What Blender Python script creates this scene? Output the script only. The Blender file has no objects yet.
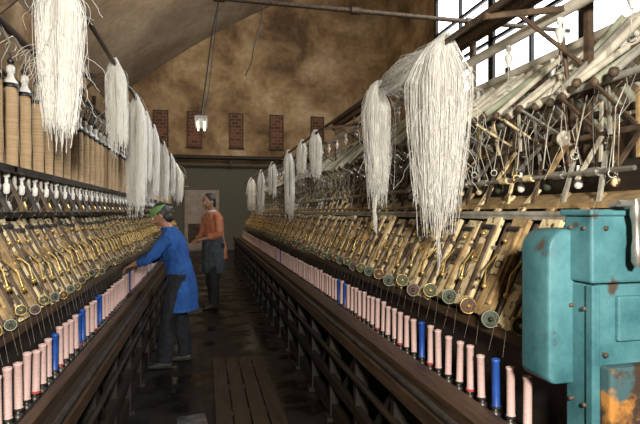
import bpy, math, random
from mathutils import Vector, Matrix, noise
from mathutils.bvhtree import BVHTree
random.seed(7)
R = random.uniform
V = Vector

# ------------------------------------------------------------------ materials
def mat(name, c1, c2=None, rough=0.6, metal=0.0, scale=6.0, bump=0.0, detail=6, stretch=(1,1,1), lo=0.35, hi=0.65, c3=None, s3=1.5, lo3=.5, hi3=.7, emit=0, spec=0.5):
    m = bpy.data.materials.new(name); m.use_nodes = True
    nt = m.node_tree; b = nt.nodes['Principled BSDF']
    b.inputs['Roughness'].default_value = rough
    b.inputs['Metallic'].default_value = metal
    b.inputs['Specular IOR Level'].default_value = spec
    b.inputs['Base Color'].default_value = (*c1, 1)
    tc = nt.nodes.new('ShaderNodeTexCoord'); mp = nt.nodes.new('ShaderNodeMapping')
    mp.inputs['Scale'].default_value = stretch
    nt.links.new(tc.outputs['Object'], mp.inputs['Vector'])
    no = nt.nodes.new('ShaderNodeTexNoise'); no.inputs['Scale'].default_value = scale; no.inputs['Detail'].default_value = detail
    no.inputs['Roughness'].default_value = 0.65
    nt.links.new(mp.outputs['Vector'], no.inputs['Vector'])
    if c2:
        r = nt.nodes.new('ShaderNodeValToRGB')
        r.color_ramp.elements[0].position = lo; r.color_ramp.elements[0].color = (*c1, 1)
        r.color_ramp.elements[1].position = hi; r.color_ramp.elements[1].color = (*c2, 1)
        nt.links.new(no.outputs['Fac'], r.inputs['Fac'])
        out = r.outputs['Color']
        if c3:
            n3 = nt.nodes.new('ShaderNodeTexNoise'); n3.inputs['Scale'].default_value = s3; n3.inputs['Detail'].default_value = 8
            nt.links.new(tc.outputs['Object'], n3.inputs['Vector'])
            r3 = nt.nodes.new('ShaderNodeMapRange'); r3.inputs[1].default_value = lo3; r3.inputs[2].default_value = hi3
            nt.links.new(n3.outputs['Fac'], r3.inputs[0])
            mx = nt.nodes.new('ShaderNodeMixRGB'); mx.inputs['Color2'].default_value = (*c3, 1)
            nt.links.new(r3.outputs[0], mx.inputs['Fac']); nt.links.new(out, mx.inputs['Color1'])
            out = mx.outputs['Color']
        nt.links.new(out, b.inputs['Base Color'])
    if bump:
        bp = nt.nodes.new('ShaderNodeBump'); bp.inputs['Strength'].default_value = bump; bp.inputs['Distance'].default_value = 0.01
        nt.links.new(no.outputs['Fac'], bp.inputs['Height']); nt.links.new(bp.outputs['Normal'], b.inputs['Normal'])
    if emit:
        b.inputs['Emission Color'].default_value = (*c1, 1); b.inputs['Emission Strength'].default_value = emit
    return m

M = {}
M['iron'] = mat('dark_cast_iron', (.008,.0065,.005), (.028,.02,.013), .6, .2, 9, .3)
M['rustiron'] = mat('rusty_iron', (.045,.03,.02), (.15,.095,.055), .65, .2, 14, .4)
M['steel'] = mat('worn_steel', (.25,.24,.21), (.5,.48,.43), .35, .7, 12, .1)
M['darksteel'] = mat('oily_steel', (.04,.036,.033), (.11,.10,.09), .4, .7, 12, .1)
M['wood'] = mat('oiled_wood', (.03,.017,.009), (.095,.054,.028), .5, 0, 6, .3, stretch=(8,.6,8))
M['darkwood'] = mat('dark_wood', (.010,.007,.0045), (.03,.019,.011), .5, 0, 6, .3, stretch=(8,.6,8))
M['slat'] = mat('grimy_cream_slat', (.36,.24,.10), (.76,.62,.36), .42, 0, 16, .2, lo=.3, hi=.5, c3=(.07,.04,.02), s3=26, lo3=.54, hi3=.61)
M['slat2'] = mat('brown_slat', (.12,.07,.03), (.46,.31,.14), .55, 0, 16, .2, lo=.3, hi=.6)
M['cream'] = mat('cream_paint_tube', (.42,.37,.27), (.70,.65,.53), .4, 0, 8, .1, lo=.3, hi=.6)
M['grey'] = mat('grey_painted_metal', (.24,.22,.18), (.48,.45,.38), .45, .2, 12, .1)
M['green'] = mat('green_tube', (.24,.26,.18), (.42,.43,.31), .5, 0, 8, .1)
M['brass'] = mat('dusty_brass', (.40,.25,.06), (.80,.56,.20), .32, .65, 30, .1)
M['porc'] = mat('porcelain', (.62,.6,.55), (.8,.78,.72), .25, 0, 20)
M['pink'] = mat('pink_bobbin', (.54,.34,.31), (.68,.50,.45), .55, 0, 60, .1, stretch=(1,1,6))
M['blue'] = mat('blue_bobbin', (.012,.05,.27), (.025,.10,.40), .4, 0, 10)
M['redtip'] = mat('red_ring', (.45,.06,.05), None, .5)
M['cone'] = mat('raw_silk_thread', (.32,.20,.10), (.56,.40,.23), .8, 0, 4, .6, stretch=(1,1,90))
M['silk'] = mat('white_silk', (.86,.83,.75), (.94,.92,.86), .5, 0, 30)
M['silkcore'] = mat('white_silk_core', (.66,.62,.53), (.92,.89,.82), .7, 0, 10, .9, stretch=(22,22,.5))
M['thread'] = mat('thin_thread', (.4,.33,.22), (.6,.52,.38), .6, 0, 10)
M['disc'] = mat('green_disc', (.018,.030,.018), (.07,.085,.045), .55, 0, 30, spec=.25)
M['reddisc'] = mat('dull_brown_disc', (.03,.014,.009), (.10,.045,.025), .55, 0, 30, spec=.25)
M['teal'] = mat('teal_paint', (.035,.125,.145), (.085,.23,.25), .5, 0, 7, .25, c3=(.075,.055,.04), s3=8, lo3=.62, hi3=.68)
M['rust'] = mat('orange_rust', (.46,.20,.04), (.05,.028,.018), .8, 0, 9, .5, lo=.42, hi=.56, c3=(.05,.11,.12), s3=5, lo3=.56, hi3=.6)
M['black'] = mat('black_rubber', (.012,.012,.013), None, .5)

# ------------------------------------------------------------------ mesh builder
def frame(d):
    d = V(d).normalized()
    a = V((0,0,1)) if abs(d.z) < .9 else V((1,0,0))
    u = a.cross(d).normalized(); w = d.cross(u)
    return u, w, d
class MB:
    def __init__(s): s.v=[]; s.f=[]; s.m=[]; s.s=[]; s.mats=[]
    def mi(s, k):
        if k not in s.mats: s.mats.append(k)
        return s.mats.index(k)
    def add(s, vs, fs, k, sm=False):
        o=len(s.v); s.v += [tuple(p) for p in vs]; i=s.mi(k)
        for f in fs: s.f.append([o+a for a in f]); s.m.append(i); s.s.append(sm)
    def box(s, x0,x1,y0,y1,z0,z1,k):
        if x0>x1: x0,x1=x1,x0
        vs=[(x,y,z) for z in (z0,z1) for y in (y0,y1) for x in (x0,x1)]
        s.add(vs,[(0,2,3,1),(4,5,7,6),(0,1,5,4),(2,6,7,3),(0,4,6,2),(1,3,7,5)],k)
    def bar(s,p,q,w,h,k,up=None):
        p=V(p);q=V(q);d=(q-p).normalized()
        if up is None: u,n,_=frame(d)
        else: u=V(up).cross(d).normalized(); n=d.cross(u)
        vs=[]
        for c in (p,q):
            for a,b in ((-1,-1),(1,-1),(1,1),(-1,1)): vs.append(c+u*a*w/2+n*b*h/2)
        s.add(vs,[(3,2,1,0),(4,5,6,7),(0,1,5,4),(1,2,6,5),(2,3,7,6),(3,0,4,7)],k)
    def lathe(s,base,axis,prof,k,n=10):
        u,w,d=frame(axis); base=V(base); vs=[]
        for r,h in prof:
            for i in range(n):
                a=2*math.pi*i/n; vs.append(base+d*h+(u*math.cos(a)+w*math.sin(a))*r)
        fs=[]
        for j in range(len(prof)-1):
            for i in range(n):
                i2=(i+1)%n; fs.append((j*n+i,j*n+i2,(j+1)*n+i2,(j+1)*n+i))
        s.add(vs,fs,k,True)
        L=len(prof)-1
        s.add(vs[:n],[tuple(reversed(range(n)))],k); s.add(vs[L*n:],[tuple(range(n))],k)
    def cyl(s,p,q,r1,k,r2=None,n=8):
        p=V(p);q=V(q); s.lathe(p,q-p,[(r1,0),(r1 if r2 is None else r2,(q-p).length)],k,n)
    def sphere(s,c,r,k,n=8,sc=(1,1,1),rot=None):
        vs=[];fs=[];m=max(4,n//2+1)
        c=V(c)
        vs.append(V((0,0,1)))
        for j in range(1,m):
            t=math.pi*j/m
            for i in range(n):
                a=2*math.pi*i/n; vs.append(V((math.sin(t)*math.cos(a),math.sin(t)*math.sin(a),math.cos(t))))
        vs.append(V((0,0,-1)))
        for i in range(n): fs.append((0,1+i,1+(i+1)%n))
        for j in range(m-2):
            for i in range(n):
                a=1+j*n+i;b=1+j*n+(i+1)%n; fs.append((a,a+n,b+n,b))
        o=1+(m-2)*n
        for i in range(n): fs.append((o+i,len(vs)-1,o+(i+1)%n))
        out=[]
        for p in vs:
            q=V((p.x*sc[0],p.y*sc[1],p.z*sc[2]))*r
            if rot is not None: q=rot@q
            out.append(c+q)
        s.add(out,fs,k,True)
    def torus(s,c,axis,Rr,r,k,n=14,m=6):
        u,w,d=frame(axis);c=V(c);vs=[];fs=[]
        for i in range(n):
            a=2*math.pi*i/n;e=u*math.cos(a)+w*math.sin(a)
            for j in range(m):
                b=2*math.pi*j/m; vs.append(c+e*(Rr+r*math.cos(b))+d*r*math.sin(b))
        for i in range(n):
            for j in range(m):
                i2=(i+1)%n;j2=(j+1)%m; fs.append((i*m+j,i2*m+j,i2*m+j2,i*m+j2))
        s.add(vs,fs,k,True)
    def tube(s,pts,r,k,n=3,caps=True):
        pts=[V(p) for p in pts]; N=len(pts); vs=[];fs=[]
        rr=r if isinstance(r,(list,tuple)) else [r]*N
        u=None
        for i,p in enumerate(pts):
            d=(pts[min(i+1,N-1)]-pts[max(i-1,0)])
            d = d.normalized() if d.length>1e-9 else V((0,0,1))
            if u is None: u,w,_=frame(d)
            else:
                u=(u-d*u.dot(d)); u = u.normalized() if u.length>1e-6 else frame(d)[0]
                w=d.cross(u)
            for j in range(n):
                a=2*math.pi*j/n; vs.append(p+(u*math.cos(a)+w*math.sin(a))*rr[i])
        for i in range(N-1):
            for j in range(n):
                j2=(j+1)%n; fs.append((i*n+j,i*n+j2,(i+1)*n+j2,(i+1)*n+j))
        s.add(vs,fs,k,True)
        if caps:
            s.add(vs[:n],[tuple(reversed(range(n)))],k,True); s.add(vs[-n:],[tuple(range(n))],k,True)
    def loft(s,rings,k):
        n=len(rings[0]); vs=[p for r in rings for p in r]; fs=[]
        for j in range(len(rings)-1):
            for i in range(n):
                i2=(i+1)%n; fs.append((j*n+i,j*n+i2,(j+1)*n+i2,(j+1)*n+i))
        fs.append(tuple(reversed(range(n)))); fs.append(tuple((len(rings)-1)*n+i for i in range(n)))
        s.add(vs,fs,k,True)
    def obj(s,name,parent=None):
        me=bpy.data.meshes.new(name); me.from_pydata(s.v,[],s.f)
        for k in s.mats: me.materials.append(M[k])
        me.polygons.foreach_set('material_index',s.m); me.polygons.foreach_set('use_smooth',s.s)
        me.update(); o=bpy.data.objects.new(name,me); bpy.context.scene.collection.objects.link(o)
        if parent: o.parent=parent
        return o

# ------------------------------------------------------------------ room shell
XL,XR,YF,YB=-3.5,7.5,-3.0,20.0
def zvault(x):
    t=x-XL; return 5.55+.86*t-.028*t*t
def plaster(name, dark_lower, cols, sc=.5, mott=.45):
    m=bpy.data.materials.new(name); m.use_nodes=True; nt=m.node_tree; b=nt.nodes['Principled BSDF']; b.inputs['Roughness'].default_value=.9
    g=nt.nodes.new('ShaderNodeNewGeometry')
    n1=nt.nodes.new('ShaderNodeTexNoise'); n1.inputs['Scale'].default_value=sc; n1.inputs['Detail'].default_value=12; n1.inputs['Roughness'].default_value=.62; n1.inputs['Distortion'].default_value=.3
    nt.links.new(g.outputs['Position'],n1.inputs['Vector'])
    r=nt.nodes.new('ShaderNodeValToRGB'); e=r.color_ramp.elements
    e[0].position=.36; e[0].color=(*cols[0],1); e[1].position=.64; e[1].color=(*cols[2],1)
    x=r.color_ramp.elements.new(.5); x.color=(*cols[1],1)
    nt.links.new(n1.outputs['Fac'],r.inputs['Fac'])
    n2=nt.nodes.new('ShaderNodeTexNoise'); n2.inputs['Scale'].default_value=5; n2.inputs['Detail'].default_value=8
    nt.links.new(g.outputs['Position'],n2.inputs['Vector'])
    mx=nt.nodes.new('ShaderNodeMixRGB'); mx.blend_type='MULTIPLY'; mx.inputs['Fac'].default_value=mott
    r2=nt.nodes.new('ShaderNodeValToRGB'); r2.color_ramp.elements[0].position=.3; r2.color_ramp.elements[0].color=(.4,.38,.35,1); r2.color_ramp.elements[1].position=.6
    nt.links.new(n2.outputs['Fac'],r2.inputs['Fac']); nt.links.new(r.outputs['Color'],mx.inputs['Color1']); nt.links.new(r2.outputs['Color'],mx.inputs['Color2'])
    out=mx.outputs['Color']
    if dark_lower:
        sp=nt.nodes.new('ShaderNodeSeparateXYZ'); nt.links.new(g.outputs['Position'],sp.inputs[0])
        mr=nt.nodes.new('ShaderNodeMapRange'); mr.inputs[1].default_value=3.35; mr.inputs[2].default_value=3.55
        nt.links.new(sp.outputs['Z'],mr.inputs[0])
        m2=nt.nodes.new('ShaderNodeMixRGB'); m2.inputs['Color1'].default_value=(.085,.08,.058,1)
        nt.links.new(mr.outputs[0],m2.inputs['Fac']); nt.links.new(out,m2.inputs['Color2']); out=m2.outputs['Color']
    nt.links.new(out,b.inputs['Base Color'])
    bp=nt.nodes.new('ShaderNodeBump'); bp.inputs['Strength'].default_value=.4; bp.inputs['Distance'].default_value=.04
    nt.links.new(n2.outputs['Fac'],bp.inputs['Height']); nt.links.new(bp.outputs['Normal'],b.inputs['Normal'])
    return m
wc=((.10,.058,.028),(.27,.175,.088),(.44,.32,.19))
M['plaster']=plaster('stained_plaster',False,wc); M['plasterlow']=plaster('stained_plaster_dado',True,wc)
M['vault']=plaster('sooty_vault_plaster',False,((.17,.12,.075),(.25,.185,.12),(.36,.28,.19)),.35,.35)

def floor_mat():
    m=bpy.data.materials.new('worn_floor_boards'); m.use_nodes=True; nt=m.node_tree; b=nt.nodes['Principled BSDF']
    g=nt.nodes.new('ShaderNodeNewGeometry'); mp=nt.nodes.new('ShaderNodeMapping'); mp.inputs['Rotation'].default_value=(0,0,math.radians(90))
    nt.links.new(g.outputs['Position'],mp.inputs['Vector'])
    br=nt.nodes.new('ShaderNodeTexBrick'); br.inputs['Scale'].default_value=1; br.inputs['Brick Width'].default_value=1.6; br.inputs['Row Height'].default_value=.13
    br.inputs['Mortar Size'].default_value=.005; br.inputs['Color1'].default_value=(.010,.0075,.0055,1); br.inputs['Color2'].default_value=(.016,.011,.008,1); br.inputs['Mortar'].default_value=(.004,.003,.002,1)
    nt.links.new(mp.outputs['Vector'],br.inputs['Vector'])
    n=nt.nodes.new('ShaderNodeTexNoise'); n.inputs['Scale'].default_value=2.5; n.inputs['Detail'].default_value=8
    nt.links.new(g.outputs['Position'],n.inputs['Vector'])
    mx=nt.nodes.new('ShaderNodeMixRGB'); mx.blend_type='MULTIPLY'; mx.inputs['Fac'].default_value=.8
    nt.links.new(br.outputs['Color'],mx.inputs['Color1']); nt.links.new(n.outputs['Fac'],mx.inputs['Color2'])
    nt.links.new(mx.outputs['Color'],b.inputs['Base Color'])
    mr=nt.nodes.new('ShaderNodeMapRange'); mr.inputs[1].default_value=.42; mr.inputs[2].default_value=.56; mr.inputs[3].default_value=.2; mr.inputs[4].default_value=.65; nt.links.new(n.outputs['Fac'],mr.inputs[0]); nt.links.new(mr.outputs[0],b.inputs['Roughness'])
    bp=nt.nodes.new('ShaderNodeBump'); bp.inputs['Strength'].default_value=.35; bp.inputs['Distance'].default_value=.01
    nt.links.new(br.outputs['Fac'],bp.inputs['Height']); bp.invert=True; nt.links.new(bp.outputs['Normal'],b.inputs['Normal'])
    return m
M['floor']=floor_mat()
def brick_mat():
    m=bpy.data.materials.new('old_brick'); m.use_nodes=True; nt=m.node_tree; b=nt.nodes['Principled BSDF']; b.inputs['Roughness'].default_value=.9
    tc=nt.nodes.new('ShaderNodeTexCoord'); mp=nt.nodes.new('ShaderNodeMapping'); mp.inputs['Rotation'].default_value=(math.radians(90),0,0)
    nt.links.new(tc.outputs['Object'],mp.inputs['Vector'])
    br=nt.nodes.new('ShaderNodeTexBrick'); br.inputs['Scale'].default_value=1; br.inputs['Brick Width'].default_value=.26; br.inputs['Row Height'].default_value=.13; br.inputs['Mortar Size'].default_value=.014
    br.inputs['Color1'].default_value=(.17,.06,.035,1); br.inputs['Color2'].default_value=(.06,.022,.014,1); br.inputs['Mortar'].default_value=(.14,.10,.065,1)
    nt.links.new(mp.outputs['Vector'],br.inputs['Vector']); nt.links.new(br.outputs['Color'],b.inputs['Base Color'])
    return m
M['brick']=brick_mat()
M['sill']=mat('niche_surround',(.035,.02,.012),(.07,.045,.025),.9,0,5)
M['whitepaint']=mat('dirty_white_paint',(.4,.38,.34),(.6,.58,.54),.6,0,3)
M['doorpaint']=mat('faded_door_paint',(.20,.16,.13),(.32,.26,.22),.7,0,3)

b=MB(); b.box(XL-.2,XR+.2,YF-.2,YB+.2,-.15,0,'floor'); b.obj('floor')
b=MB(); N=40
xs=[XL+(XR-XL)*i/N for i in range(N+1)]
lo=[(x,zvault(x)) for x in xs]; up=[(x-(.2 if x<XL+.01 else 0),zvault(x)+.22) for x in xs]
vs=[];fs=[]
for (x,z) in lo: vs+= [(x,YF-.2,z),(x,YB+.2,z)]
for (x,z) in up: vs+= [(x,YF-.2,z),(x,YB+.2,z)]
o=2*(N+1)
for i in range(N):
    fs.append((2*i,2*i+1,2*i+3,2*i+2)); fs.append((o+2*i,o+2*i+2,o+2*i+3,o+2*i+1))
b.add(vs,fs,'vault',True); b.obj('ceiling')
b=MB(); b.box(XL-.2,XL,YF,YB,0,zvault(XL)+.05,'plaster'); b.obj('wall_left')
def endwall(name,y0,y1,k):
    b=MB(); n=len(xs); vs=[];fs=[]
    for y in (y0,y1):
        for x in xs: vs.append((x,y,0))
        for x in xs: vs.append((x,y,zvault(x)+.03))
    for s_,off in ((0,0),(1,2*n)):
        for i in range(n-1):
            q=(off+i,off+i+1,off+n+i+1,off+n+i); fs.append(q if s_==0 else tuple(reversed(q)))
    b.add(vs,fs,k); b.obj(name)
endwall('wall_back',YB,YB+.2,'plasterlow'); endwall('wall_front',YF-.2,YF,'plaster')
WZ0,WZ1,WY0,WY1=4.9,8.6,2.0,15.5
b=MB(); b.box(XR,XR+.25,YF,YB,0,WZ0,'plaster'); b.box(XR,XR+.25,YF,YB,WZ1,zvault(XR)+.1,'plaster')
b.box(XR,XR+.25,YF,WY0,WZ0,WZ1,'plaster'); b.box(XR,XR+.25,WY1,YB,WZ0,WZ1,'plaster'); b.obj('wall_right')
M['glass']=mat('frosted_daylight_glass',(.88,.94,1.0),None,.4,emit=4.5)
nW=4; L=(WY1-WY0)/nW
for i in range(nW):
    b=MB(); y0=WY0+i*L; y1=y0+L
    b.box(XR+.12,XR+.13,y0,y1,WZ0,WZ1,'glass')
    for k in range(3):
        y=y0+L*k/2; w=.12 if k in(0,2) else .04; b.box(XR+.02,XR+.11,max(y-w,y0),min(y+w,y1),WZ0,WZ1,'iron')
    for k in range(4):
        z=WZ0+(WZ1-WZ0)*k/3; b.box(XR+.02,XR+.11,y0,y1,max(z-.04,WZ0),min(z+.04,WZ1),'iron')
    b.obj('window_%d'%(i+1))
b=MB(); gx,gz=5.2,4.9
b.box(gx-.09,gx+.09,YF,YB,gz-.012,gz+.012,'rustiron'); b.box(gx-.01,gx+.01,YF,YB,gz,gz+.22,'rustiron'); b.box(gx-.09,gx+.09,YF,YB,gz+.21,gz+.235,'rustiron')
for y in (1,5,9,13,17):
    b.cyl((gx,y,0),(gx,y,gz),.07,'rustiron',n=10); b.lathe((gx,y,0),(0,0,1),[(.14,0),(.14,.05),(.1,.1),(.08,.12)],'rustiron',10)
for y in (3,6,9,12,15): b.bar((gx,y,gz+.22),(XR,y,gz+1.7),.05,.07,'rustiron')
b.obj('roof_girder')
for i,x in enumerate((-1.63,-.38,1.22,2.82,4.5)):
    b=MB(); b.box(x-.24,x+.24,YB-.03,YB,4.05,5.35,'brick')
    for a,c in ((x-.28,x-.24),(x+.24,x+.28)): b.box(a,c,YB-.05,YB,4.0,5.39,'sill')
    b.box(x-.28,x+.28,YB-.05,YB,5.35,5.40,'sill'); b.box(x-.30,x+.30,YB-.08,YB,3.98,4.05,'sill')
    b.obj('trim_%d'%(i+1))
b=MB(); b.box(-.75,.55,YB-.06,YB-.005,0,2.35,'doorpaint'); b.box(-.68,-.12,YB-.09,YB-.06,.05,2.27,'doorpaint'); b.box(-.08,.48,YB-.09,YB-.06,.05,2.27,'doorpaint')
for x in (-.62,-.02): 
    b.box(x,x+.44,YB-.1,YB-.09,1.3,2.1,'doorpaint'); b.box(x,x+.44,YB-.1,YB-.09,.3,1.05,'sill')
b.sphere((-.16,YB-.11,1.1),.03,'steel'); b.obj('door_1')
b=MB(); b.cyl((XL,YB-.3,3.6),(XR,YB-.3,3.6),.085,'iron',n=10); b.cyl((XL,YB-.2,3.32),(XR,YB-.2,3.32),.04,'rustiron')
for x in (-3,-1,1,3,5,7): b.box(x-.04,x+.04,YB-.3,YB,3.25,3.7,'iron')
b.obj('wall_pipe')
b=MB(); b.cyl((XL,9.1,5.32),(XR,9.1,5.32),.045,'rustiron',n=10)
for x in (0.25,2.8,5.2): b.cyl((x-.1,9.1,5.32),(x+.1,9.1,5.32),.07,'rustiron',n=10)
b.obj('steel_tie_rod')

# ------------------------------------------------------------------ machines
def lean_slats(b, X, s, tb, y0, y1, big):
    zb,zt=1.03,1.46
    p=lambda t,z,yy: V((X(t),yy,z))
    vs=[p(tb+.10,.95,y0),p(tb+.30,1.46,y0),p(tb+.33,1.46,y0),p(tb+.13,.95,y0),p(tb+.10,.95,y1),p(tb+.30,1.46,y1),p(tb+.33,1.46,y1),p(tb+.13,.95,y1)]
    b.add(vs,[(0,1,2,3),(7,6,5,4),(0,4,5,1),(1,5,6,2),(2,6,7,3),(3,7,4,0)],'iron')
    b.cyl(p(tb+.07,1.05,y0),p(tb+.07,1.05,y1),.012,'darksteel')
    b.cyl(p(tb+.20,1.33,y0),p(tb+.20,1.33,y1),.010,'steel')
    b.cyl(p(tb+.27,1.49,y0),p(tb+.27,1.49,y1),.014,'grey')
    b.box(X(tb+.035),X(tb+.075),y0,y1,.985,1.02,'wood')
    step=.2 if big else .15
    n=int((y1-y0-.1)/step)
    for i in range(n):
        yy=y0+.1+i*step; j=R(-.010,.010)
        w=.115 if big else .08
        q0=p(tb+.055,zb,yy+j); q1=p(tb+.265,zt+R(-.02,.015),yy-j)
        nrm=V((-s*.43,0,.21)).normalized()
        k='slat' if random.random()<.8 else 'slat2'
        q0=q0.lerp(q1,R(-.03,.06))
        b.bar(q0,q1,w,.022,k,up=nrm)
        b.bar(q0.lerp(q1,.12)+nrm*.016+V((0,-w*.3,0)),q0.lerp(q1,.9)+nrm*.016+V((0,-w*.3,0)),w*.14,.016,'rustiron' if i%2 else 'slat2',up=nrm)
        m0=R(.38,.5)
        b.bar(q0.lerp(q1,m0)+nrm*.016+V((0,w*.1,0)),q0.lerp(q1,m0+.2)+nrm*.016+V((0,w*.1,0)),w*.45,.016,('slat2','rustiron','slat')[i%3],up=nrm)
        b.bar(q0.lerp(q1,.05)+V((0,w*.5+.020,0)),q0.lerp(q1,.95)+V((0,w*.5+.020,0)),.018,.03,'rustiron',up=nrm)
        c=q0+nrm*.028+V((0,w*.5+.015,.02))
        ax=V((-s*.35,-.93,.1)); ax.normalize()
        rd=.036 if big else .022
        b.lathe(c-ax*.010,ax,[(rd,0),(rd*1.08,.004),(rd*1.08,.010),(rd*.9,.013),(rd*.4,.012)],('disc','disc','reddisc')[i%3],14)
        b.torus(c+ax*.003,ax,rd*.98,.0022,'grey' if i%2 else 'brass',14,4)
        b.lathe(c+ax*.001,ax,[(rd*.3,0),(rd*.3,.014),(rd*.15,.02),(rd*.05,.021)],'darksteel' if i%2 else 'brass',8)
        a=q0.lerp(q1,.60)+nrm*.028+V((0,w*.35,0)); e=q0.lerp(q1,.26)+nrm*.05+V((0,w*.1+R(-.02,.02),0))
        b.tube([a,(a+e)/2+nrm*.022+V((0,R(-.01,.01),0)),e],.0046 if big else .0042,'brass',5)
        b.sphere(e,.0125,'brass',8)
        b.sphere(q0.lerp(q1,R(.7,.8))+nrm*.035+V((0,R(-.02,.02),0)),.012,'brass',6)
        b.cyl(q0.lerp(q1,.88)+nrm*.02-V((0,.04,0)),q0.lerp(q1,.88)+nrm*.02+V((0,.04,0)),.013,'black' if i%2 else 'darksteel',n=8)
        b.torus(q0.lerp(q1,.50)+nrm*.04+V((0,-.02,0)),V((0,1,.3)),.016,.003,'brass' if i%3==0 else 'darksteel',8,4)
        for dy in (-.05,.05):
            b.tube([p(tb,.93,yy+dy),p(tb+.03,1.08,yy+dy*.7),q1+nrm*.01+V((0,dy*.6,0))],.0004,'thread',3)

def lower_frame(b,X,s,tb,y0,y1):
    p=lambda t,z,yy: V((X(t),yy,z))
    b.box(X(0),X(.045),y0,y1,.655,.715,'wood')
    b.box(X(.06),X(.10),y0,y1,.66,.70,'darkwood')
    b.cyl(p(.02,.735,y0),p(.02,.735,y1),.014,'darksteel')
    b.box(X(.115),X(tb-.055),y0,y1,.66,.725,'wood') if tb>.19 else None
    b.box(X(tb-.045),X(tb+.05),y0,y1,.645,.685,'darksteel')
    b.cyl(p(.03,.5,y0),p(.03,.5,y1),.02,'darkwood')
    b.box(X(.02),X(.06),y0,y1,.28,.34,'darkwood')
    b.box(X(.04),X(.10),y0,y1,.02,.12,'darkwood')
    b.box(X(tb+.14),X(tb+.17),y0,y1,.0,1.0,'iron')  # dark panel put in for the shade inside the machine
    b.box(X(tb+.06),X(tb+.14),y0,y1,.965,.995,'darkwood')
    y=y0+.15
    while y<y1:
        b.box(X(.03),X(.11),y-.025,y+.025,0,.655,'iron'); b.box(X(.0),X(.15),y-.05,y+.05,0,.03,'iron')
        b.bar(p(.07,.6,y),p(tb+.15,.15,y),.03,.05,'iron'); b.box(X(.11),X(tb+.15),y-.02,y+.02,.6,.645,'iron')
        b.bar(p(.05,.64,y),p(.05,.34,y+.3),.02,.03,'iron')
        y+=.62
    n=int((y1-y0-.1)/.1)
    for i in range(n):
        yy=y0+.1+i*.1
        b.lathe(p(tb,.685,yy),(0,0,1),[(.022,0),(.022,.012),(.012,.018),(.012,.03)],'darksteel',8)
        b.cyl(p(tb,.45,yy),p(tb,.65,yy),.008,'darksteel',n=5)
        b.cyl(p(tb,.52,yy),p(tb,.57,yy),.018,'rustiron',n=6)

def bobbins(name,X,tb,y0,y1,bluep):
    b=MB(); n=int((y1-y0-.1)/.1)
    for i in range(n):
        yy=y0+.1+i*.1; k='blue' if (i in bluep or (i>32 and random.random()<.05)) else 'pink'
        if i>3 and i not in bluep and random.random()<.03: continue
        h=.190+R(-.010,.010); c=(X(tb)+R(-.004,.004),yy+R(-.004,.004),.716)
        nn=14 if i<26 else 8
        b.lathe(c,(R(-.02,.02),R(-.02,.02),1),[(.018,0),(.018,.008),(.0155,.012),(.0155,h-.012),(.017,h-.01),(.017,h),(.011,h+.001),(.009,h-.01)],k,nn)
        b.lathe((c[0],c[1],.7155),(0,0,1),[(.0205,-.002),(.0205,.008)],'redtip' if i%4==0 else 'darksteel',8)
    return b.obj(name)

yl0,yl1=.7,15.0
XLm=lambda t: -.5-t
TBL=.22
b=MB(); lower_frame(b,XLm,-1,TBL,yl0,yl1); lean_slats(b,XLm,-1,TBL,yl0,yl1,False)
p=lambda t,z,yy: V((XLm(t),yy,z))
b.box(XLm(.46),XLm(.70),yl0,yl1,1.47,1.50,'darkwood')
b.box(XLm(1.1),XLm(1.14),yl0,yl1,0,2.5,'iron')
b.box(XLm(.46),XLm(1.1),yl0,yl1,1.0,1.04,'iron')
b.box(XLm(.36),XLm(.56),yl0,yl1,1.685,1.715,'darksteel')
b.box(XLm(.62),XLm(.66),yl0,yl1,1.5,1.75,'wood')
b.box(XLm(.50),XLm(.53),yl0,yl1,1.5,1.60,'wood')
b.cyl(p(.50,2.46,yl0),p(.50,2.46,yl1),.022,'wood')
b.cyl(p(.62,2.30,yl0),p(.62,2.30,yl1),.014,'rustiron')
b.cyl(p(.15,2.60,yl0),p(.15,2.60,yl1),.016,'wood')
y=yl0+.3
while y<yl1:
    b.box(XLm(.64),XLm(.68),y-.02,y+.02,1.5,2.75,'rustiron')
    b.bar(p(.66,2.55,y),p(.13,2.575,y),.02,.03,'rustiron'); b.bar(p(.66,2.2,y),p(.3,2.56,y),.015,.02,'rustiron')
    b.bar(p(.66,1.70,y),p(.36,1.70,y),.03,.028,'rustiron')
    b.box(XLm(.66),XLm(1.1),y-.02,y+.02,1.46,1.5,'iron')
    y+=1.6
n=int((yl1-yl0-.1)/.2)
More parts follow.
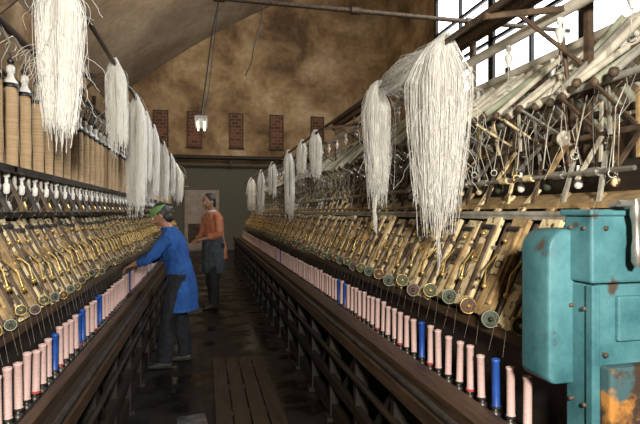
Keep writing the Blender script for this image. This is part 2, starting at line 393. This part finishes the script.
for i in range(n):
    yy=yl0+.1+i*.2
    b.lathe(p(.40,1.585,yy),(0,0,1),[(.010,0),(.015,.01),(.015,.045),(.008,.05),(.008,.075),(.016,.08),(.016,.10)],'porc',8)
    b.cyl(p(.40,1.48,yy),p(.40,1.59,yy),.006,'darksteel',n=5)
    b.bar(p(.34,1.5,yy+.05),p(.42,1.68,yy+.05),.03,.012,'rustiron' if i%2 else 'darksteel')
    b.lathe(p(.40,1.60,yy+.1),(0,0,1),[(.012,0),(.016,.02),(.010,.03),(.010,.086)],'grey',6)
    b.lathe(p(.36,1.50,yy+.1),(0,0,1),[(.012,0),(.020,.01),(.016,.03),(.006,.05)],'brass' if i%2 else 'grey',6)
    b.cyl(p(.45,1.70,yy),p(.45,2.30,yy),.006,'darksteel',n=5)
    b.lathe(p(.45,2.125,yy),(0,0,1),[(.040,0),(.042,.012),(.034,.02)],'black',12)
    b.lathe(p(.45,2.145,yy),(0,0,1),[(.033,0),(.031,.012),(.018,.03),(.014,.05),(.020,.06),(.020,.085),(.008,.095)],'porc' if i%3 else 'grey',12)
    b.lathe(p(.45,2.245,yy),(0,0,1),[(.012,0),(.018,.01),(.018,.02),(.006,.03)],'darksteel',8)
    b.tube([p(.45,2.27,yy),p(.38,2.33,yy+.02),p(.33,2.24,yy+.04),p(.36,2.16,yy+.03)],.003,'steel',4)
    b.torus(p(.45,2.33,yy),V((0,1,0)),.025,.003,'steel',10,4)
    b.cyl(p(.45,2.35,yy),p(.50,2.45,yy),.003,'steel',n=4)
    b.tube([p(.36,2.16,yy+.03),p(.37,1.9,yy+.06),p(.37,1.69,yy+.1)],.0007,'thread',3)
    for q in range(2):
        b.tube([p(.40,1.6,yy+.1),p(.43,1.5,yy+q*.1),p(.44,1.45,yy+q*.1-.03)],.0007,'thread',3)
b.obj('silk_twisting_machine')
bobbins('pink_bobbin_row',XLm,TBL,yl0,yl1,(19,24,25,29,30))
b=MB()
for i in range(n):
    yy=yl0+.1+i*.2; nn=18 if i<22 else 10
    c=p(.45,1.716,yy); r0=.035+R(-.002,.003)
    prof=[(.041,0),(.041,.008),(r0,.012)]+[(r0-.001*math.sin(k*1.3)-.003*(k/10)**2,.012+k*.037) for k in range(1,11)]+[(.026,.400),(.026,.408)]
    b.lathe(c,(0,0,1),prof,'cone',nn)
b.obj('raw_silk_cone_row')

yr0,yr1=1.50,15.5
XRm=lambda t: .85+t
TBR=.29
LT=['grey','slat','cream','slat2','steel','rustiron']
def right_machine(name, XX, s, first=True):
    b=MB(); lower_frame(b,XX,s,TBR,yr0,yr1); lean_slats(b,XX,s,TBR,yr0,yr1,True)
    C=random.choice
    p=lambda t,z,yy: V((XX(t),yy,z))
    b.box(XX(TBR+.26),XX(TBR+.34),yr0,yr1,1.465,1.49,'grey')
    b.box(XX(.62),XX(1.1),yr0,yr1,1.30,1.34,'darkwood')
    b.bar(p(.70,1.55,yr0),p(.70,1.55,yr1),.16,.02,'slat2',up=V((-s*.3,0,.9)))
    b.box(XX(.84),XX(.87),yr0,yr1,1.52,1.72,'darkwood')
    b.cyl(p(.66,1.66,yr0),p(.66,1.66,yr1),.010,'steel')
    b.cyl(p(.80,1.83,yr0),p(.80,1.83,yr1),.014,'rustiron')
    b.cyl(p(.92,1.95,yr0),p(.92,1.95,yr1),.018,'wood')
    b.cyl(p(.72,2.03,yr0),p(.72,2.03,yr1),.016,'grey')
    b.cyl(p(.75,2.42,yr0),p(.75,2.42,yr1),.028,'cream',n=10)
    b.cyl(p(1.10,2.40,yr0),p(1.10,2.40,yr1),.024,'cream',n=10)
    b.bar(p(.95,2.20,yr0),p(.95,2.20,yr1),.03,.03,'rustiron')
    if first: b.cyl(p(.35,2.37,yr0+.1),p(.35,2.37,yr1),.014,'rustiron')
    y=yr0+.45
    while y<yr1:
        b.box(XX(.845),XX(.875),y-.015,y+.015,1.3,2.62,'rustiron')
        if first: b.bar(p(.86,2.44,y),p(.33,2.345,y),.02,.025,'rustiron'); b.bar(p(.86,2.15,y),p(.5,2.37,y),.012,.016,'rustiron')
        b.bar(p(.70,2.03,y),p(1.12,2.42,y),.02,.035,'grey')
        y+=1.5
    n=int((yr1-yr0-.1)/.1)
    for i in range(n):
        yy=yr0+.1+i*.1
        a=p(.68+R(-.03,.03),2.01+R(-.02,.03),yy+R(-.01,.01)); e=p(1.12+R(-.03,.04),2.38+R(-.05,.05),yy+R(-.03,.03))
        k=C(['cream','cream','cream','green','cream','cream','grey'])
        b.cyl(a,e,.021 if i%2 else .015,k,n=8)
        b.sphere(a,.022,'rustiron',6)
        b.bar(p(.93+R(-.02,.02),1.50,yy+R(-.02,.02)),p(.98+R(-.04,.04),1.93+R(-.06,.05),yy+R(-.04,.04)),.05+R(0,.03),.014,C(['slat2','rustiron','slat2','wood','darkwood']))
        h=p(.72,1.99,yy)
        for q in range(2):
            y2=yy+R(-.05,.05)
            b.tube([p(.72+R(-.05,.2),2.03+R(-.03,.1),y2),p(.66+R(-.06,.1),1.85,y2+R(-.05,.05)),p(.64+R(-.03,.1),1.6+R(0,.1),y2+R(-.04,.04))],.0018,C(['steel','grey','rustiron','thread']),3)
        if i%2==0:
            z1=1.72+R(-.06,.06)
            b.tube([h,p(.68,1.9,yy+R(-.03,.03)),p(.66,z1,yy)],.0035,'grey',4)
            b.torus(p(.66,z1-.018,yy),V((.6,1,0)),.016,.0035,C(['brass','rustiron','steel']),8,4)
            b.bar(p(.80,1.83,yy),p(.66,1.66+R(-.03,.05),yy+R(-.03,.03)),.020,.010,C(LT))
            b.bar(p(.82,1.85,yy+.05),p(.60,1.98,yy+.05+R(-.04,.04)),.014,.010,C(LT))
            b.lathe(p(.72,1.60,yy+.05),V((0,0,1)),[(.008,0),(.018,.01),(.018,.03),(.008,.04),(.008,.10)],C(['disc','porc','rustiron','slat']),8)
            b.tube([p(.66,z1-.03,yy),p(.60,1.58,yy),p(.565,1.49,yy)],.0006,'thread',3)
            b.bar(p(.64,1.52,yy+.05),p(.70,1.74,yy+.05+R(-.03,.03)),.018,.012,C(LT))
        else:
            b.tube([a,p(.64,1.85+R(-.05,.05),yy+R(-.04,.04)),p(.68,1.66,yy+R(-.03,.03))],.0025,C(['rustiron','grey','darksteel']),4)
            b.bar(p(.61,1.50,yy),p(.71,1.60+R(-.03,.04),yy),.035,.012,C(['slat','slat','slat2','grey']))
            b.cyl(p(.66,1.66,yy-.03),p(.66,1.66,yy+.03),.018,C(['slat2','slat','grey','steel']),n=8)
            b.bar(p(.88,1.70,yy),p(.86+R(-.05,.05),2.0,yy+R(-.06,.06)),.014,.010,C(LT))
            b.bar(p(.78,1.82,yy+.04),p(.76,2.02,yy+.04+R(-.04,.04)),.016,.010,C(LT))
        if i%4==0:
            c=p(.75,2.40,yy)
            b.lathe(c,(0,0,-1),[(.016,0),(.016,.03),(.009,.034),(.009,.05),(.022,.056),(.022,.075),(.014,.10),(.008,.12)],'porc',8)
            b.cyl(p(.75,2.28,yy),p(.75,2.18,yy+.01),.004,'grey',n=4)
            b.torus(p(.75,2.165,yy),V((1,0.5,0)),.014,.003,'steel',8,4)
        if i%4==1:
            c=p(1.1,2.38,yy); b.lathe(c,(0,0,-1),[(.014,0),(.014,.03),(.02,.05),(.01,.1)],'porc',8)
            b.tube([p(1.1,2.28,yy),p(1.04,2.0,yy+.02),p(.9,1.72,yy)],.003,'grey',4)
    return b.obj(name)
right_machine('silk_twisting_machine.001',XRm,1)
bobbins('pink_bobbin_row.001',XRm,TBR,yr0,yr1,(2,9,24,26))
XR2=lambda t: 3.15-t
o2=right_machine('silk_twisting_machine.002',XR2,-1,False)
o3=bpy.data.objects.new('silk_twisting_machine.003',bpy.data.meshes['silk_twisting_machine.001']); bpy.context.scene.collection.objects.link(o3); o3.location=(3.25,0,0)

b=MB(); c=V((1.63,2.0,1.84)); ax=V((-.7,-1,.0)).normalized()
b.lathe(c-ax*.02,ax,[(.02,-.02),(.038,0),(.042,.006),(.036,.012),(.042,.018),(.034,.026),(.02,.03),(.012,.05),(.004,.052)],'cream',16)
b.tube([c,c+V((.02,.0,.2)),V((1.60,2.0,2.40))],.010,'rustiron',6)
b.tube([c+V((0,0,0)),V((1.65,2.0,1.72))],.010,'rustiron',6)
b.obj('tension_wheel')

# teal gear housing at machine end
def rbox(name,x0,x1,y0,y1,z0,z1,bev,k,parent,seg=4):
    b=MB(); b.box(x0,x1,y0,y1,z0,z1,k); o=b.obj(name,parent)
    m=o.modifiers.new('bev','BEVEL'); m.width=bev; m.segments=seg
    return o
gh=bpy.data.objects.new('teal_gear_housing',None); bpy.context.scene.collection.objects.link(gh)
rbox('cabinet',1.15,1.95,1.30,1.42,1.28,1.49,.008,'teal',gh,2)
rbox('lower_cabinet',1.158,1.95,1.306,1.42,.0,1.275,.006,'teal',gh,2)
rbox('top_lid',1.14,1.96,1.29,1.43,1.488,1.508,.006,'teal',gh,2)
rbox('front_cover',1.24,1.90,1.29,1.312,1.10,1.24,.006,'teal',gh,3)
rbox('rusty_cover',1.185,1.90,1.262,1.31,.30,1.03,.010,'rust',gh,3)
rbox('corner_rib',1.150,1.178,1.296,1.325,.2,1.275,.004,'teal',gh,2)
b=MB(); pr=[]
x0,x1,z0,z1,rr=1.07,1.24,.945,1.445,.07
for k in range(9):
    a=math.radians(180-90*k/8); pr.append((x0+rr+rr*math.cos(a),z1-rr+rr*math.sin(a)))
pr+= [(x1,z1),(x1,z0)]
for k in range(9):
    a=math.radians(270-90*k/8); pr.append((x0+.03+.03*math.cos(a),z0+.03+.03*math.sin(a)))
cxm=(x0+x1)/2; czm=(z0+z1)/2
def ins(q): return [V((cxm+(x-cxm)*(1-q*.07),yv,czm+(z-czm)*(1-q*.03))) for x,z in pr]
rings=[]
for yv,q in ((1.39,1),(1.393,.4),(1.402,0),(1.525,0),(1.532,.4),(1.535,1)): rings.append(ins(q))
b.loft(rings,'teal'); b.obj('pulley_guard',gh)
b=MB()
b.lathe((1.262,1.25,1.52),V((0.01,-.02,-1)),[(.010,-.02),(.016,0),(.017,.03),(.012,.05),(.011,.10),(.015,.125),(.016,.17),(.008,.185)],'steel',14)
b.cyl((1.20,1.25,1.525),(1.31,1.25,1.525),.010,'steel',n=10)
b.cyl((1.262,1.25,1.52),(1.262,1.34,1.52),.012,'steel',n=10)
b.obj('steel_lever',gh)
b=MB()
for x in (1.20,1.4,1.7):
    for z in (1.06,1.45): b.lathe((x,1.306,z),(0,-1,0),[(.008,0),(.008,.012),(.005,.014)],'rustiron',6)
for y in (1.33,1.39):
    for z in (.9,1.2,1.45): b.lathe((1.158,y,z),(-1,0,0),[(.007,0),(.007,.012),(.004,.014)],'rustiron',6)
b.lathe((1.42,1.29,1.17),(0,-1,0),[(.05,0),(.05,.015),(.03,.02),(.02,.03)],'teal',16)
b.obj('bolts',gh)

# ------------------------------------------------------------------ hanks
def hank(name,x,y,zt,L,wx,wy,n,r,core=True,stray=6,tail=0,full=.8):
    b=MB(); ph=R(0,100); skew=R(-.02,.02); skewy=R(-.03,.03)
    def prof(t):
        return min(1,.45+t*2.2)*(1-(1-full)*max(0,(t-.35)/.65)**1.5)
    if core:
        K=16; NN=18
        for s in (-1,1):
            rings=[]; Lc=L*R(.78,.88)
            for j in range(K+1):
                t=j/K; z=zt+.012-t*Lc
                w=prof(t)*(1 if t<.85 else 1-(t-.85)*4)
                sx=wx*.20*w; sy=wy*.42*w
                rings.append([V((x+s*wx*.20*min(1,t*4)+skew*t+(sx*math.cos(a))*(1+.45*noise.noise(V((math.cos(a)*2,math.sin(a)*2+ph,t*3+s)))),
                              y+skewy*t+(sy*math.sin(a))*(1+.45*noise.noise(V((math.cos(a)*2+9,math.sin(a)*2+ph,t*3+s)))),z)) for a in [2*math.pi*i/NN for i in range(NN)]])
            b.loft(list(reversed(rings)),'silkcore')
    for i in range(n):
        s=random.choice((-1,1)); yy=R(-.5,.5)*wy; out=R(.05,.5)*wx
        if random.random()<.1: out*=1.25; yy*=1.2
        le=L*R(.84,1.0)*(1-.12*abs(yy)/wy)
        if random.random()<.15: le=L*R(.5,.85)
        if random.random()<.05: le=L*R(1.0,1.1)
        dx=s*out; pts=[V((x-s*.012,y+yy*.75,zt+.018)),V((x+s*.012,y+yy*.75,zt+.022+R(0,.012)))]
        K=8; ox=R(0,50); cl=noise.noise(V((yy*40,ph,s*3)))
        am=R(.003,.016)
        for j in range(1,K+1):
            t=j/K
            pts.append(V((x+dx*prof(t)+skew*t+am*t*2*noise.noise(V((ox,t*5,ph)))+cl*.03*t, y+skewy*t+yy*prof(t)+cl*.02*t+am*2*t*noise.noise(V((t*5,ox,ph))), zt+.012-le*t)))
        b.tube(pts,r,'silk',3,False)
    for i in range(stray):
        pts=[V((x+R(-.4,.4)*wx,y+R(-.5,.5)*wy,zt-R(0,.6)*L))]; q=pts[0].copy(); d=V((R(-1,1),R(-1,1),-.5))
        for j in range(9):
            d=(d+V((R(-.9,.9),R(-.9,.9),R(-1.3,.5)))*.7).normalized(); q=q+d*.035*L; pts.append(q.copy())
        b.tube(pts,r*.75,'silk',3,False)
    for i in range(tail):
        ox=R(-.02,.02); oy=R(-.03,.03)
        b.tube([V((x+ox,y+oy,zt-.6*L)),V((x+ox*.7,y+oy*.7,zt-.95*L)),V((x-.01+ox*.5,y+oy*.5,zt-1.1*L)),V((x+ox*.6,y+oy*.5,zt-R(1.15,1.3)*L))],r,'silk',3,False)
    return b.obj(name)
HX,HZ=-.65,2.60
hank('silk_hank',HX-.02,2.60,HZ+.012,.76,.17,.18,700,.0012,stray=90,full=.6)
for y,L,wx,wy,n,r in ((4.0,.66,.13,.16,300,.0014),(5.2,1.12,.17,.26,380,.0017),(6.0,.8,.12,.2,200,.002),(6.9,.98,.15,.24,220,.0022),(8.5,.95,.15,.25,160,.0027),(10.2,.85,.18,.25,120,.0035),(12.2,.9,.2,.25,90,.004),(14,.9,.2,.25,70,.005)):
    hank('silk_hank',HX,y,HZ+.012,L,wx,wy,n,r,stray=16)
RX,RZ=1.20,2.37
hank('silk_hank',RX,2.42,RZ+.012,.94,.22,.24,1500,.0012,stray=120,tail=6,full=.7)
hank('silk_hank',RX-.02,3.36,RZ+.012,.80,.15,.19,560,.0014,stray=40,tail=30,full=.75)
for y,L,wx,wy,n,r in ((5.45,.52,.12,.16,180,.0018),(6.2,.42,.11,.14,140,.002),(7.3,.95,.13,.2,200,.0022),(9.1,.6,.14,.2,120,.003),(10.9,.95,.14,.2,110,.0034),(13.3,.9,.2,.25,80,.0045)):
    hank('silk_hank',RX,y,RZ+.012,L,wx,wy,n,r,stray=10)
b=MB()
for i in range(230):
    y0=2.45+R(-.12,.12); y1=3.3+R(-.08,.12); sag=R(-.15,.02); o=R(-.08,.06)
    pts=[]; w1=R(0,9)
    for j in range(11):
        t=j/10; m=math.sin(math.pi*t); pts.append(V((RX+o*m+.03*m*noise.noise(V((w1,t*4,0))),y0+(y1-y0)*t,RZ+.022+sag*m+.05*m*noise.noise(V((t*4,w1,3))))))
    b.tube(pts,.0012,'silk',3,False)
b.obj('loose_silk_skein')
b=MB()
for i in range(90):
    y0=1.3+R(-.2,.6); y1=2.6+R(-.1,.3); sag=R(-.16,-.01); o=R(-.18,.04); w1=R(0,9)
    b.tube([V((HX+o*math.sin(math.pi*j/10)+.05*math.sin(math.pi*j/10)*noise.noise(V((w1,j*.5,0))),y0+(y1-y0)*j/10,HZ+.02+sag*math.sin(math.pi*j/10)+.08*math.sin(math.pi*j/10)*noise.noise(V((j*.5,w1,0))))) for j in range(11)],.0010,'silk',3,False)
b.obj('loose_silk_skein.001')

# ------------------------------------------------------------------ lamp
M['tube']=mat('fluorescent_tube',(1,.93,.78),None,.4,emit=3.5)
b=MB(); b.box(-.14,.04,7.4,8.4,2.86,2.89,'whitepaint')
for x in (-.10,-.0):
    b.cyl((x,7.44,2.835),(x,8.36,2.835),.013,'tube',n=10)
    for y in (7.41,8.36): b.box(x-.016,x+.016,y,y+.03,2.815,2.86,'whitepaint')
b.tube([(-.05,7.6,2.89),(.0,7.75,3.3),(.12,8.3,4.4),(.25,9.1,5.28)],.012,'black',5)
b.tube([(-.05,8.3,2.89),(.05,8.6,3.4),(.25,9.1,5.28)],.007,'black',4)
b.obj('fluorescent_lamp')
b=MB()
b.tube([(1.05,9.1,5.28),(.98,9.0,4.9),(.85,8.9,4.4),(.81,8.9,4.15),(.70,8.9,3.9)],.010,'black',5); b.obj('hanging_cable')

# ------------------------------------------------------------------ people
def worker(name,loc,yaw,lean,sc,mats,elb,wri,hdir,headpitch,feet,apron=False,cap=False,headyaw=0,hem=.60,wd=1.0):
    for k,v in mats.items(): M[name+k]=v
    K=lambda k:name+k
    b=MB()
    def ell(c,ry,rx,tilt=0,n=20):
        c=V(c); u=V((math.cos(tilt),0,-math.sin(tilt)))
        return [c+V((0,1,0))*ry*wd*math.cos(2*math.pi*i/n)+u*rx*wd*math.sin(2*math.pi*i/n) for i in range(n)]
    Lx=lambda z: lean*max(0,(z-.92))/.5
    st=[(hem,.195,.165),(.76,.190,.155),(.86,.184,.148),(.95,.170,.134),(1.04,.162,.122),(1.13,.172,.124),(1.22,.188,.124),(1.30,.183,.107),(1.345,.14,.085),(1.375,.085,.068),(1.39,.06,.058)]
    tl=math.atan(lean/.5)
    b.loft([ell((Lx(z)-.01,0,z),ry,rx,tl if z>.95 else 0) for z,ry,rx in st],K('top'))
    if apron:
        b.loft([ell((.02,0,z),ry,rx) for z,ry,rx in ((.50,.20,.15),(.7,.202,.168),(.85,.196,.165),(.98,.178,.15),(1.03,.17,.135))],K('apron'))
    nx=Lx(1.38); hx=Lx(1.5)+.015
    b.tube([V((nx-.005,0,1.33)),V((nx+.0,0,1.40)),V((hx,0,1.47))],[.058,.052,.05],K('skin'),14)
    b.torus(V((nx,0,1.385)),V((lean*.8,0,1)),.055,.014,K('collar'),16,8)
    for sgn,(fx,fy) in zip((1,-1),feet):
        hip=V((0,sgn*.09,.88)); ank=V((fx,fy,.08)); kn=hip.lerp(ank,.48)+V((.035,sgn*.01,0))
        b.tube([hip+V((0,0,.05)),hip,hip.lerp(kn,.5),kn,kn.lerp(ank,.35),kn.lerp(ank,.8),ank+V((0,0,-.01))],[.098,.102,.094,.078,.078,.072,.070],K('pants'),16)
        rings=[]
        for t,w,h in ((-.075,.02,.05),(-.06,.036,.075),(-.02,.04,.085),(.03,.042,.075),(.09,.047,.055),(.14,.044,.042),(.17,.025,.03)):
            ring=[]
            for i in range(16):
                a=2*math.pi*i/16; ring.append(V((fx+t,fy+w*math.cos(a),max(0.0,h*.5+h*.62*math.sin(a)))))
            rings.append(ring)
        b.loft(rings,K('shoe'))
    for sgn,e,w,hd in zip((1,-1),elb,wri,hdir):
        e=V(e);w=V(w)
        sh=V((Lx(1.29),sgn*.165*wd,1.29)); hd=V(hd).normalized()
        b.tube([sh+V((0,-sgn*.06,0.01)),sh+V((0,sgn*.01,-.01)),sh.lerp(e,.35),e.lerp(sh,.12),e,e.lerp(w,.3),e.lerp(w,.75)],[.065,.068,.060,.054,.053,.050,.042],K('top'),14)
        b.tube([e.lerp(w,.65),w,w+hd*.02],[.031,.026,.025],K('skin'),12)
        side=V((0,sgn,0)); side=(side-hd*side.dot(hd)).normalized(); nrm=hd.cross(side)
        if nrm.z>0: nrm=-nrm
        rings=[]
        for t,ww,th in ((0,.024,.018),(.02,.03,.016),(.05,.04,.0145),(.08,.041,.013),(.092,.036,.010)):
            rings.append([w+hd*t+side*ww*math.cos(2*math.pi*i/14)+nrm*th*math.sin(2*math.pi*i/14) for i in range(14)])
        b.loft(rings,K('skin'))
        for fi,(off,fl) in enumerate(((-.031,.072),(-.0105,.082),(.0105,.076),(.031,.060))):
            base=w+hd*.08+side*(off)
            pts=[base];d=hd.copy(); q=base.copy()
            for sg,(fr,an) in enumerate(((.42,.35),(.32,.55),(.26,.4))):
                d=(d+nrm*an).normalized(); q=q+d*fl*fr; pts.append(q.copy())
            b.tube(pts,[.0092,.0085,.0078,.006],K('skin'),8)
        tb_=w+hd*.03-side*.03
        d=(hd*.75-side*.7+nrm*.35).normalized(); q=tb_+d*.03; q2=q+(d+hd*.5+nrm*.3).normalized()*.03
        b.tube([tb_-d*.01,q,q2],[.012,.0105,.008],K('skin'),8)
    Rm=Matrix.Translation(V((hx+.015,0,1.52)))@Matrix.Rotation(headyaw,4,'Z')@Matrix.Rotation(headpitch,4,'Y')
    hv=MB()
    hv.sphere((0,0,0),1,K('skin'),28)
    out=[]
    for q in hv.v:
        x,y,z=q
        X_=x*.098;Y_=y*.077;Z_=z*.118
        if z<0:
            t=-z; Y_*=1-.32*t*t; X_=X_*(1-.12*t)+.014*t
            if x<0: X_*=1-.35*t
        if x>.6: X_*= .94
        if x>.5 and abs(y)<.6 and -.05<z<.22: X_-=.006
        out.append(Rm@V((X_,Y_,Z_)))
    b.add(out,hv.f,K('skin'),True)
    T=lambda v: Rm@V(v)
    b.tube([T((.088,0,.022)),T((.101,0,-.008)),T((.109,0,-.026)),T((.094,0,-.036))],[.008,.010,.0135,.009],K('skin'),10)
    for sg in (1,-1):
        b.sphere(T((.096,sg*.011,-.03)),.008,K('skin'),8)
        b.sphere(T((-.005,sg*.078,-.008)),.03,K('skin'),12,(.6,.3,1.05),Rm.to_3x3())
        b.sphere(T((.082,sg*.03,.034)),.017,K('skin'),10,(.7,1.3,.45),Rm.to_3x3())
        b.sphere(T((.07,sg*.04,-.03)),.022,K('skin'),10,(.8,.9,.8),Rm.to_3x3())
    b.sphere(T((.090,0,-.058)),.016,K('lip'),10,(.55,1.35,.32),Rm.to_3x3())
    b.sphere(T((.089,0,-.068)),.014,K('lip'),10,(.55,1.3,.4),Rm.to_3x3())
    b.sphere(T((.078,0,-.095)),.02,K('skin'),10,(.8,1.1,.8),Rm.to_3x3())
    b.sphere(T((-.022,0,.022)),1,K('hair'),24,(.092,.084,.108),Rm.to_3x3())
    b.sphere(T((-.045,0,-.04)),1,K('hair'),16,(.055,.066,.07),Rm.to_3x3())
    if cap:
        b.sphere(T((-.005,0,.055)),1,K('cap'),24,(.102,.087,.060),Rm.to_3x3())
        b.sphere(T((.085,0,.055)),1,K('cap'),16,(.055,.062,.010),Rm.to_3x3())
    src=b
    W=Matrix.Translation(V(loc))@Matrix.Rotation(yaw,4,'Z')@Matrix.Scale(sc,4)
    src.v=[tuple(W@V(q)) for q in src.v]
    tmp=src.obj('tmp_body')
    md=tmp.modifiers.new('rm','REMESH'); md.mode='VOXEL'; md.voxel_size=.0052; md.use_smooth_shade=True
    sm=tmp.modifiers.new('sm','SMOOTH'); sm.factor=.4; sm.iterations=2
    dg=bpy.context.evaluated_depsgraph_get(); me=bpy.data.meshes.new_from_object(tmp.evaluated_get(dg))
    tree=BVHTree.FromPolygons([V(q) for q in src.v],src.f)
    me.materials.clear()
    for k in src.mats: me.materials.append(M[k])
    idx=[]
    for pl in me.polygons:
        r=tree.find_nearest(pl.center); idx.append(src.m[r[2]])
    cloth={src.mats.index(K(k)) for k in ('top','pants','apron') if K(k) in src.mats}
    cv=set()
    for pl,ix in zip(me.polygons,idx):
        if ix in cloth: cv.update(pl.vertices)
    nrms=[v.normal.copy() for v in me.vertices]
    for i in cv:
        v=me.vertices[i]; c=v.co
        d=noise.noise(V((c.x*14,c.y*14,c.z*5)))*.016+noise.noise(V((c.x*30+5,c.y*30,c.z*22)))*.007
        v.co=c+nrms[i]*d
    me.polygons.foreach_set('material_index',idx); me.polygons.foreach_set('use_smooth',[True]*len(idx))
    bpy.data.objects.remove(tmp)
    emp=bpy.data.objects.new(name,None); bpy.context.scene.collection.objects.link(emp)
    body=bpy.data.objects.new('body',me); bpy.context.scene.collection.objects.link(body); body.parent=emp
    e=MB(); WR=W@Rm
    for sg in (1,-1):
        e.sphere(WR@V((.082,sg*.03,.012)),.0125*sc,'eyewhite',12)
        e.sphere(WR@V((.0905,sg*.03,.012)),.0062*sc,'iris',10)
    e.obj('eyes',emp)
    return emp
M['eyewhite']=mat('eye_white',(.75,.72,.68),None,.3); M['iris']=mat('eye_iris',(.03,.015,.01),None,.2)
skin=mat('tan_skin',(.32,.17,.105),(.38,.21,.13),.5,0,20); lip=mat('lips',(.3,.11,.09),None,.5); hair=mat('black_hair',(.01,.009,.009),(.03,.025,.022),.5,0,60,.4)
worker('mill_worker',(-.23,5.12,0),math.radians(172),.14,.965,dict(
    skin=skin,lip=lip,hair=hair,cap=mat('green_cap',(.10,.24,.07),(.18,.34,.12),.7,0,8),collar=mat('blue_collar',(.012,.07,.28),None,.8),
    top=mat('blue_work_smock',(.008,.055,.23),(.020,.11,.40),.85,0,5,.5),pants=mat('navy_trousers',(.007,.008,.012),(.016,.018,.026),.85,0,8,.4),shoe=mat('black_shoes',(.05,.045,.04),(.02,.02,.02),.6,0,8)),
    elb=[(.25,.23,1.10),(.24,-.23,1.09)],wri=[(.42,.16,1.04),(.40,-.18,1.03)],hdir=[(1,-.1,-.5),(1,.1,-.5)],headpitch=math.radians(32),feet=[(.13,.13),(-.02,-.13)],cap=True,hem=.56,wd=1.0)
worker('mill_worker.001',(.16,8.1,0),math.radians(210),.06,1.09,dict(
    skin=skin,lip=lip,hair=hair,collar=mat('white_collar',(.6,.58,.54),None,.8),apron=mat('grey_apron',(.04,.048,.06),(.07,.085,.10),.85,0,8,.4),
    top=mat('orange_jacket',(.42,.13,.06),(.56,.22,.12),.8,0,7,.5),pants=mat('dark_trousers',(.010,.010,.012),(.02,.02,.023),.85,0,8,.4),shoe=mat('dark_shoes',(.04,.03,.025),None,.6)),
    elb=[(.07,.24,1.06),(.06,-.24,1.06)],wri=[(.24,.12,1.00),(.23,-.11,.98)],hdir=[(.8,-.6,-.2),(.8,.6,-.2)],headpitch=math.radians(20),feet=[(.08,.10),(-.05,-.11)],apron=True,hem=.7)

M['duck']=mat('duckboard_wood',(.016,.011,.007),(.055,.037,.022),.45,0,5,.4,stretch=(8,.7,8))
b=MB()
for i in range(4): b.box(.08+i*.125,.08+i*.125+.112,2.6,5.1,.02,.036+R(0,.006),'duck')
y=2.65
while y<5.1: b.box(.08,.56,y,y+.06,0,.02,'duck'); y+=.55
b.obj('wooden_duckboard')
# wet patch's bright sheen put in as a pale metal plate in the aisle
M['sheen_plate']=mat('wet_sheen_metal',(.10,.10,.095),(.34,.34,.32),.32,.7,9,.2)
b=MB(); pts=[]
for i in range(20):
    a=2*math.pi*i/20; q=1+.18*noise.noise(V((math.cos(a)*1.5,math.sin(a)*1.5,4)))
    pts.append((-.09+.12*q*max(-.85,min(.85,math.cos(a)*1.2)),3.60+.24*q*max(-.85,min(.85,math.sin(a)*1.2))))
b.loft([[V((x,y,0)) for x,y in pts],[V((x,y,.006)) for x,y in pts]],'sheen_plate'); 
b.s=[False]*len(b.s); b.obj('wet_patch_sheen')

# ------------------------------------------------------------------ lights
def area(name,loc,target,size,energy,col):
    l=bpy.data.lights.new(name,'AREA'); l.size=size; l.energy=energy; l.color=col
    o=bpy.data.objects.new(name,l); bpy.context.scene.collection.objects.link(o); o.location=loc
    o.rotation_euler=(V(target)-V(loc)).to_track_quat('-Z','Y').to_euler(); return o
area('camera_flash',(.1,-1.0,2.1),(.4,5,2.0),.25,215,(1,.95,.86))
area('end_wall_fill',(1.0,11,7.0),(.2,17,5.5),2.5,300,(1,.86,.66))  # added fill for the end wall and vault, no fixture there
area('window_side_fill',(6.3,5.5,7.0),(1.6,6,1.8),2.5,420,(.94,.97,1))  # added fill beside the right windows, on top of their glow
w=bpy.data.worlds.new('World'); bpy.context.scene.world=w; w.use_nodes=True
w.node_tree.nodes['Background'].inputs[0].default_value=(.8,.9,1,1); w.node_tree.nodes['Background'].inputs[1].default_value=.6

cam=bpy.data.cameras.new('camera'); co=bpy.data.objects.new('camera',cam); bpy.context.scene.collection.objects.link(co)
cam.lens=28.125; cam.sensor_width=36; cam.clip_start=.02
co.location=(0,0,1.5); co.rotation_euler=(math.radians(90),0,math.radians(-13)); bpy.context.scene.camera=co
bpy.context.scene.view_settings.view_transform='Standard'
